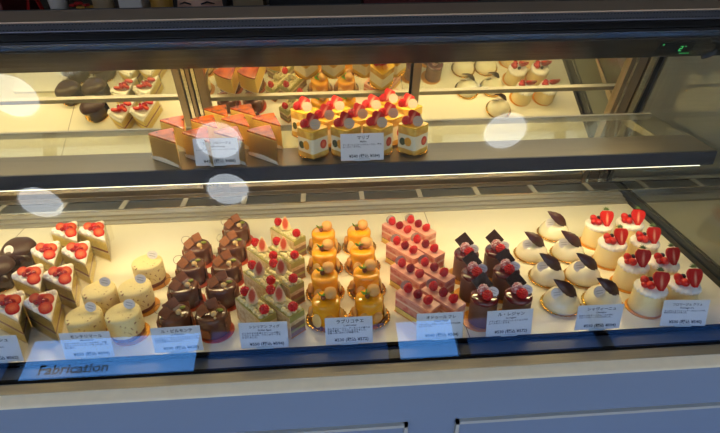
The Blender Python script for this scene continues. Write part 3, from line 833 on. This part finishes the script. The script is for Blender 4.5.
# ------------------------------------------------------------------ price cards
def text_mesh(name, s, size, parent, loc, m='ink', align='CENTER', ext=.00005):
    cu = bpy.data.curves.new(name, 'FONT'); cu.body = s; cu.size = size; cu.align_x = align; cu.resolution_u = 2; cu.extrude = ext; cu.offset = size*.018
    t = bpy.data.objects.new(name+'_tmp', cu); COL.objects.link(t)
    bpy.context.view_layer.update()
    me = bpy.data.meshes.new_from_object(t.evaluated_get(bpy.context.evaluated_depsgraph_get()))
    bpy.data.objects.remove(t); me.materials.clear(); me.materials.append(M[m])
    o = bpy.data.objects.new(name, me); COL.objects.link(o); o.parent = parent; o.location = loc
    return o
def fit(o, w):
    xs = [v.co.x for v in o.data.vertices]
    if xs and (max(xs)-min(xs)) > w: o.scale = (w/(max(xs)-min(xs)),)*2 + (1,)
D1 = 'キャラメルとナッツのムースの中に'
CARDS = [
 (-.548,.657,0,.0,8,'ピスターシュ','Pistache',['ピスタチオと苺のクリームに','香り豊かなソース。'],'¥540 (税込 ¥562)','white price card for the pistachio cake, cut by the left frame edge'),
 (-.403,.656,0,.0,7,'モンテリマール','Montelimar',['ヌガーのやさしいムースの中に、蜂蜜','ドライフルーツとナッツを入れました。','甘い香り。'],'¥550 (税込 ¥594)','white price card in front of the speckled cream mousse cakes'),
 (-.260,.659,1,.0,5,'ル・ピルモンテ','Le Piemont',['ヘーゼルナッツのムースとチョコレートの','生地を重ねて、キャラメルを入れたケーキ。','上に焼き菓子をのせました。'],'¥590 (税込 ¥620)','white price card in front of the round chocolate biscuit cakes'),
 (-.119,.657,-1,.0,8,'シシリアン フィグ','Sicilian figue',['ピスタチオの生地とクリームの間に','いちじくを入れ、フランボワーズを','かざりました。'],'¥550 (税込 ¥594)','white price card in front of the pistachio fig slices'),
 (.022,.656,0,.0,12,'ラブリコチエ','L abricotier',['あんずのムースと、アーモンドの香りの','生地を重ね、マカロンをのせました。','甘酸っぱい味わいが特徴です。'],'¥530 (税込 ¥572)','white price card in front of the orange mousse cakes'),
 (.175,.655,0,.0,12,'オドゥール フレ','Odeur fraise',['フランボワーズのムースと、ピスタチオ風味','のムースです。'],'¥540 (税込 ¥584)','white price card in front of the pink raspberry slices'),
 (.294,.655,1,.0,9,'ル・レジャン','Le regent',['フランボワーズのジュレとショコラの','ムースのケーキです。'],'¥530 (税込 ¥572)','white price card in front of the chocolate mousse cylinders'),
 (.451,.658,-1,.0,6,'シャヴィーニュ','Chavagne',['なめらかなチーズのムースの中に','フルーツのソースを入れました。'],'¥550 (税込 ¥594)','white price card in front of the white dome cakes'),
 (.603,.655,-4,.0,12,'フロマージュ クリュ','Fromage cru',['さっぱりしたフレッシュチーズのムースです。','苺をのせて仕上げました。'],'¥500 (税込 ¥540)','white price card in front of the strawberry cheese cakes, far right'),
 (-.201,.8835,0,SH,8,'スフレ フロマージュ','Souffle fromage',['しっとりしたスフレタイプのチーズケーキです。'],'¥450 (税込 ¥486)','price card on the shelf in front of the cheesecake wedges'),
 (.062,.8835,0,SH,9,'マリブ','Malibu',['マンゴーとココナッツのムースと、苺の','ムースケーキです。'],'¥540 (税込 ¥584)','price card on the shelf in front of the mango charlottes')]
W, Hh = .079, .050
for (x, y, rz, z, lean, t1, t2, ds, pr, lb) in CARDS:
    r = root('price_card', lb, 'price card', (x, y+.0, z+.0020), rad(rz), 'price cards')
    up = bpy.data.objects.new('card_sheet', None)
    bm = BM(); box(bm, -W/2, W/2, 0, Hh, -.0004, 0)
    sh = new_obj('card_sheet', bm, 'card', r); sh.rotation_euler = (rad(90-lean), 0, 0)
    a = text_mesh('title_text', t1, .0078, sh, (.002,.0395,.0001)); fit(a, .05)
    a = text_mesh('subtitle_text', t2, .0046, sh, (.002,.0335,.0001))
    a = text_mesh('description_text', '\n'.join(ds), .0040, sh, (-.036,.0280,.0001), align='LEFT'); fit(a, .071)
    a = text_mesh('price_text', pr, .0078, sh, (.004,.0055,.0001), ext=.00012); fit(a, .064)
    bm = BM(); box(bm, -.014, .014, -.0035, .012, -.0016, .0012); 
    h = new_obj('card_holder', bm, 'holder', r); h.location = (0,.0012,.0018)

# cream tray seen in the mirror at the far left, and a grey covered dish in the next section
def tray(b):
    n = 8; pts = []
    for cx, cy, a0 in ((.06,.05,0),(-.06,.05,pi/2),(-.06,-.05,pi),(.06,-.05,1.5*pi)):
        for j in range(n+1):
            t = a0+pi/2*j/n; pts.append((cx+.015*cos(t), cy+.015*sin(t)))
    prism(b, pts, 0, .008)
o = part('serving_tray', tray, 'cream_white', None, False, bevel=.002); o.location = (-.83,.80,.0002)
tag(o, 'cream tray with rounded corners on the deck at the far left', 'tray')
def dish(b): lathe(b, [(0,0),(.045,0),(.047,.006),(.046,.035),(.040,.050),(.026,.060),(.008,.063),(.007,.072),(0,.073)], 36)
o = part('covered_dish', dish, 'dish_grey', None, True); o.location = (1.00,1.00,.0002)
tag(o, 'grey rounded covered dish in the dim neighbouring section', 'dish')

# ------------------------------------------------------------------ the room
FL, CE, YF, YB, XL, XR = -.85, 2.0, -2.0, 3.1, -3.4, 3.6
def st(name, fn, m): return structure(part(name, fn, m, None, False))
st('floor', lambda b: box(b, XL, XR, YF, YB, FL-.05, FL), 'floor_stone')
st('ceiling', lambda b: box(b, XL, XR, YF, YB, CE, CE+.05), 'ceiling_paint')
st('wall_left', lambda b: box(b, XL-.1, XL, YF-.1, YB+.1, FL-.05, CE+.05), 'wall_paint')
st('wall_right', lambda b: box(b, XR, XR+.1, YF-.1, YB+.1, FL-.05, CE+.05), 'wall_paint')
st('wall_back', lambda b: box(b, XL, XR, YB, YB+.1, FL-.05, CE+.05), 'wall_dark')
WZ0, WZ1, WT = -.62, 1.86, 1.12
def wf(b):
    box(b, XL, XR, YF-.1, YF, FL-.05, WZ0); box(b, XL, XR, YF-.1, YF, WZ1, CE+.05)
    box(b, XL, -3.0, YF-.1, YF, WZ0, WZ1); box(b, 3.2, XR, YF-.1, YF, WZ0, WZ1)
st('wall_front', wf, 'wall_paint')
panes = [(-3.0,-2.32,0),(-2.28,-1.0,1),(-.96,.40,0),(.44,.92,1),(.96,2.0,0),(2.04,3.2,0)]
for i, (a, c, br) in enumerate(panes):
    w = st(f'window_{i+1}', lambda b: box(b, a+.02, c-.02, YF-.052, YF-.048, WZ0+.02, WT-.02), 'window_pane_bright')  # lower pane added out of view to let in neutral light
    part('transom_pane', lambda b: box(b, a+.02, c-.02, YF-.052, YF-.048, WT+.02, WZ1-.02), 'window_pane_bright' if br else 'window_pane_dimmer', w, False)
    def fr(b):
        box(b, a, a+.02, YF-.08, YF-.02, WZ0, WZ1); box(b, c-.02, c, YF-.08, YF-.02, WZ0, WZ1)
        box(b, a, c, YF-.08, YF-.02, WZ0, WZ0+.02); box(b, a, c, YF-.08, YF-.02, WZ1-.02, WZ1)
        box(b, a+.02, c-.02, YF-.08, YF-.02, WT-.02, WT+.02)
        box(b, c, c+.04, YF-.08, YF-.01, WZ0, WZ1) if c < 3.1 else None
    part('window_frame', fr, 'frame_dark', w, False)
t = text_mesh('window_lettering', 'Fabrication', .085, bpy.data.objects['window_2'], (-1.88, YF-.045, 1.54), 'panel_paint')
t.rotation_euler = (rad(90), 0, 0); t.scale = (1.3, 1.25, 1)

# ceiling lamps (their discs show in the front glass)
LAMPS = [(1.02,-.385),(-.61,-.385),(-.62,-.75),(-1.74,-.80),(-1.58,-.07)]
lw = ['ceiling lamp right of the camera, nearest the case','ceiling lamp left of centre, nearest the case','ceiling lamp left of centre, farther from the case','ceiling lamp at far left, away from the case','ceiling lamp at far left, above the case']
for (x, y), l in zip(LAMPS, lw):
    r = root('ceiling_lamp', 'round white '+l, 'lamp', (x, y, CE), 0, 'round ceiling lamps')
    part('lamp_rim', lambda b: lathe(b, [(.142,0),(.142,-.03),(.129,-.03),(.129,-.004),(0,-.004),(0,0)], 32), 'lamp_rim', r)
    part('lamp_diffuser', lambda b: disc(b, .120, -.026, -.020, 32), 'lamp_disc', r)

# back counter and what stands on it
bc = root('back_counter', 'dark counter behind the case carrying boxes, cup and flowers', 'counter')
part('worktop', lambda b: box(b, -1.9, 1.9, 2.12, 2.62, .26, .29), 'counter_back', bc, False, bevel=.003)
part('cabinet_body', lambda b: box(b, -1.88, 1.88, 2.16, 2.60, FL, .26), 'counter_back', bc, False)
for x in (-1.5,-.9,-.3,.3,.9): part('cabinet_door', lambda b: box(b, x+.01, x+.58, 2.145, 2.159, FL+.08, .24), 'wall_dark', bc, False, bevel=.002)
BT = .2902
def thing_box(name, x0, x1, y, d, h, m, label, cat, bev=.004):
    o = part(name, lambda b: box(b, -(x1-x0)/2, (x1-x0)/2, 0, d, 0, h), m, None, False, bevel=bev)
    o.location = ((x0+x1)/2, y, BT); return tag(o, label, cat)
o = thing_box('red_cabinet', -1.52, -1.215, 2.2, .28, .42, 'red_dark', 'dark red cabinet at the far left of the back counter', 'cabinet')
def astand(b):
    tube(b, [(-.035,0,0),(0,0,.14),(.035,0,0)], .008, 8); tube(b, [(-.018,0,.07),(.018,0,.07)], .007, 8); tube(b, [(0,0,.14),(0,.06,0)], .007, 8)
o = part('red_stand', astand, 'red_bright', None, True); o.location = (-1.145,2.3,BT+.007); tag(o, 'small bright red A-shaped stand beside the dark red cabinet', 'stand')
r = root('paper_cup', 'white paper cup standing beside the red stand', 'cup', (-1.05,2.3,BT))
part('cup_body', lambda b: lathe(b, [(0,0),(.028,0),(.038,.088),(.039,.09),(.036,.09),(.027,.004),(0,.004)], 28), 'white_plain', r)
part('cup_lid', lambda b: lathe(b, [(0,.096),(.03,.096),(.034,.091),(.040,.0905),(.040,.087),(0,.087)], 28), 'beige_plain', r)
r = root('flower_posy', 'small posy of red and yellow flowers on the back counter', 'flowers', (-.955,2.27,BT))
part('flower_pot', lambda b: lathe(b, [(0,0),(.022,0),(.028,.035),(.025,.035),(.0,.03)], 20), 'black_plain', r)
for k, (x, y, z, m) in enumerate([(-.025,0,.052,'red_bright'),(0,-.01,.060,'red_bright'),(.022,0,.052,'red_bright'),(.008,-.02,.046,'yellow_plain'),(-.012,.016,.058,'red_bright'),(.03,.014,.044,'yellow_plain')]):
    f = part('flower', lambda b: [ball(b, .009, T(.008*cos(a), .008*sin(a), 0), 8, 5, (1,1,.6)) for a in [2*pi*i/5 for i in range(5)]], m, r, loc=(x,y,z))
part('stem', lambda b: [tube(b, [(0,0,.03),(x,y,.052)], .0015, 5) for x, y in ((-.025,0),(0,-.01),(.022,0),(-.012,.016))], 'calyx', r)
def jar(x, label, m, rr=.04, h=.11):
    r = root('glass_jar', label, 'jar', (x, 2.3, BT), 0)
    part('jar_body', lambda b: lathe(b, [(0,0),(rr*.95,0),(rr,.006),(rr,h*.75),(rr*.7,h*.86),(rr*.7,h*.9),(0,h*.9)], 28), m, r)
    part('jar_lid', lambda b: disc(b, rr*.76, h*.9, h, 28, .002), 'black_plain', r)
jar(-.875, 'tan jar with black lid left of the white box', 'beige_plain')
jar(-.645, 'yellow jar with black lid between white box and seated person', 'yellow_plain', .045, .12)
thing_box('white_box', -.80, -.71, 2.25, .14, .17, 'white_plain', 'plain white box on the back counter left of the person', 'box')
thing_box('beige_box', -.355, -.235, 2.25, .14, .20, 'beige_plain', 'pale beige box on the back counter right of the person', 'box')
thing_box('black_cabinet', -.21, .155, 2.22, .30, .40, 'black_plain', 'black cabinet in the middle of the back counter', 'cabinet')
thing_box('red_cabinet', .165, .635, 2.24, .30, .42, 'red_dark', 'wide dark red cabinet right of the black cabinet', 'cabinet')
thing_box('grey_box', .65, .88, 2.26, .2, .3, 'counter_back', 'grey-brown box right of the wide red cabinet', 'box')
thing_box('rounded_bin', .89, 1.04, 2.24, .16, .28, 'beige_plain', 'tan container with rounded edges at the right of the back counter', 'container', .03)
thing_box('grey_cabinet', 1.06, 1.8, 2.26, .28, .4, 'wall_paint', 'light grey cabinet at the right end of the back counter', 'cabinet')

# ------------------------------------------------------------------ the seated person behind the case
PX, PY = -.365, 1.74
person = root('person', 'person with black hair seated behind the case, only the eyes and brow showing', 'person', (PX, PY, FL))
def skin_chain(name, pts, edges, radii, m, parent, sub=1):
    me = bpy.data.meshes.new(name); me.from_pydata(pts, edges, []); me.materials.append(M[m])
    o = bpy.data.objects.new(name, me); COL.objects.link(o); o.parent = parent
    sk = o.modifiers.new('skin', 'SKIN'); sk.use_smooth_shade = True
    for i, rr in enumerate(radii): me.skin_vertices[0].data[i].radius = (rr, rr) if not isinstance(rr, tuple) else rr
    me.skin_vertices[0].data[0].use_root = True
    s = o.modifiers.new('sub', 'SUBSURF'); s.levels = sub; s.render_levels = sub
    return o
# local frame: floor at 0, faces -y; seat .45
H0 = 1.235          # eye height above the floor
bp = [(0,.12,.52),(0,.11,.70),(0,.08,.88),(0,.06,.98),(0,.045,1.06),
      (-.16,.06,.96),(-.22,.0,.74),(-.17,-.16,.66),(-.15,-.22,.65),
      (.16,.06,.96),(.22,.0,.74),(.17,-.16,.66),(.15,-.22,.65),
      (-.10,.10,.50),(-.12,-.26,.50),(-.12,-.24,.10),(-.12,-.34,.04),
      (.10,.10,.50),(.12,-.26,.50),(.12,-.24,.10),(.12,-.34,.04)]
be = [(0,1),(1,2),(2,3),(3,4),(3,5),(5,6),(6,7),(7,8),(3,9),(9,10),(10,11),(11,12),(0,13),(13,14),(14,15),(15,16),(0,17),(17,18),(18,19),(19,20)]
br = [(.15,.11),(.13,.10),(.14,.10),(.06,.06),(.05,.05),.05,.042,.034,.026,.05,.042,.034,.026,.085,.065,.045,.035,.085,.065,.045,.035]
skin_chain('clothed_body', bp, be, br, 'cloth_dark', person)
for sx in (-1, 1):
    pts = [(sx*.15,-.22,.65),(sx*.145,-.28,.648)]; ed = [(0,1)]; ra = [.024,.022]
    for k, (dx, ln) in enumerate(((-.024,.06),(-.008,.07),(.008,.066),(.024,.052))):
        b0 = len(pts); x = sx*.145+dx
        pts += [(x,-.315,.648),(x,-.315-ln*.5,.640),(x,-.315-ln,.622)]; ed += [(1,b0),(b0,b0+1),(b0+1,b0+2)]; ra += [.0095,.0085,.0075]
    b0 = len(pts); pts += [(sx*.145-sx*.035,-.27,.642),(sx*.145-sx*.052,-.305,.632)]; ed += [(0,b0),(b0,b0+1)]; ra += [.011,.009]
    skin_chain('hand', pts, ed, ra, 'skin', person)
bm = BM()
bmesh.ops.create_uvsphere(bm, u_segments=28, v_segments=20, radius=1)
for v in bm.verts:
    x, y, z = v.co
    w = .074*(1-.22*max(0,-z)**1.5)
    d = .095*(1-.12*max(0,-z))
    v.co = Vector((x*w, y*d, z*.112))
    if y < -.7 and abs(x) < .22 and -.45 < z < .02: v.co.y -= .018*(1-abs(x)/.22)*(1-abs(z+.28)/.3 if abs(z+.28) < .3 else 0)
    if y < -.5 and .0 < z < .22 and .2 < abs(x) < .62: v.co.y += .006
head = new_obj('head', bm, 'skin', person, True); head.location = (0,-.01,H0)
for sx in (-1,1):
    part('eye', lambda b: ball(b, .0125, None, 14, 8, (1.15,.8,.62)), 'eye_white', head, loc=(sx*.031,-.081,.010))
    part('iris', lambda b: ball(b, .0062, None, 12, 6, (1,.5,1)), 'iris', head, loc=(sx*.031,-.0905,.008))
    part('eyebrow', lambda b: tube(b, [(sx*.014,-.089,.031),(sx*.032,-.086,.036),(sx*.050,-.073,.030)], [.002,.0028,.0015], 6), 'hair', head)
    part('ear', lambda b: ball(b, .03, None, 12, 8, (.28,.6,1)), 'skin', head, loc=(sx*.074,.008,-.004))
part('mouth', lambda b: ball(b, .022, None, 14, 6, (1,.3,.28)), 'lip', head, loc=(0,-.080,-.052))
bm = BM(); bmesh.ops.create_uvsphere(bm, u_segments=28, v_segments=20, radius=1)
for v in bm.verts:
    x, y, z = v.co; v.co = Vector((x*.088, y*.106+.012, z*.120+.012))
    if y < -.35 and z < .52 and abs(x) < .80: v.co.y = max(v.co.y, -.035)
    if z < 0 and y > -.35: v.co.z *= 1.5
new_obj('hair', bm, 'hair', head, True)
r = root('stool', 'round stool under the seated person, hidden behind the case', 'stool', (PX, PY+.14, FL))
part('seat', lambda b: disc(b, .17, .38, .42, 32, .008), 'black_plain', r)
for sx, sy in ((1,1),(1,-1),(-1,1),(-1,-1)): part('leg', lambda b: tube(b, [(sx*.15,sy*.15,0),(sx*.10,sy*.10,.385)], .011, 8), 'steel_dark', r)

# ------------------------------------------------------------------ lights: the case lamps and the daylight behind the windows
def area(name, loc, sx, sy, power, col, rot=(0,0,0)):
    l = bpy.data.lights.new(name, 'AREA'); l.shape = 'RECTANGLE'; l.size = sx; l.size_y = sy; l.energy = power; l.color = col
    o = bpy.data.objects.new(name, l); COL.objects.link(o); o.location = loc; o.rotation_euler = rot; return o
WARM = (1.0,.755,.385)
LX = (CX0+ENDX)/2; LW = ENDX-CX0-.08
area('canopy_light', (LX,1.008,.3862), LW, .012, 4.5, WARM, (rad(-14),0,0))
area('shelf_light', (LX,.876,SH-.0312), LW, .006, 2.95, WARM, (rad(6),0,0))
wd = bpy.data.worlds.new('daylight'); S.world = wd; wd.use_nodes = True
wn, wl = wd.node_tree.nodes, wd.node_tree.links
bg = wn['Background']; bg.inputs[1].default_value = 1.0
# daylight: neutral bright street near the horizon, deep blue sky higher up
wtc = wn.new('ShaderNodeTexCoord'); wsx = wn.new('ShaderNodeSeparateXYZ'); wr = wn.new('ShaderNodeValToRGB')
wl.new(wtc.outputs['Generated'], wsx.inputs[0]); wl.new(wsx.outputs['Z'], wr.inputs[0])
e = wr.color_ramp.elements; e[0].position = .22; e[0].color = (1.5,1.48,1.5,1); e[1].position = .34; e[1].color = (.55,1.9,5.0,1)
wl.new(wr.outputs[0], bg.inputs[0])

# ------------------------------------------------------------------ camera
cam = bpy.data.cameras.new('camera'); co = bpy.data.objects.new('camera', cam); COL.objects.link(co)
cam.sensor_width = 36; cam.lens = 26.0; cam.clip_start = .02
def dv(u, v): return Vector(((u-360)/520, -(v-216.5)/520, -1))
yc = dv(319,-78).normalized(); xc = dv(9800,-170); xc = (xc - yc*xc.dot(yc)).normalized(); zc = xc.cross(yc)
co.matrix_world = Matrix.Translation((0,0,.62)) @ Matrix((xc, yc, zc)).to_4x4()
S.camera = co
S.view_settings.view_transform = 'Standard'; S.view_settings.look = 'None'; S.view_settings.gamma = 1
S.view_settings.use_curve_mapping = False; S.view_settings.exposure = 0
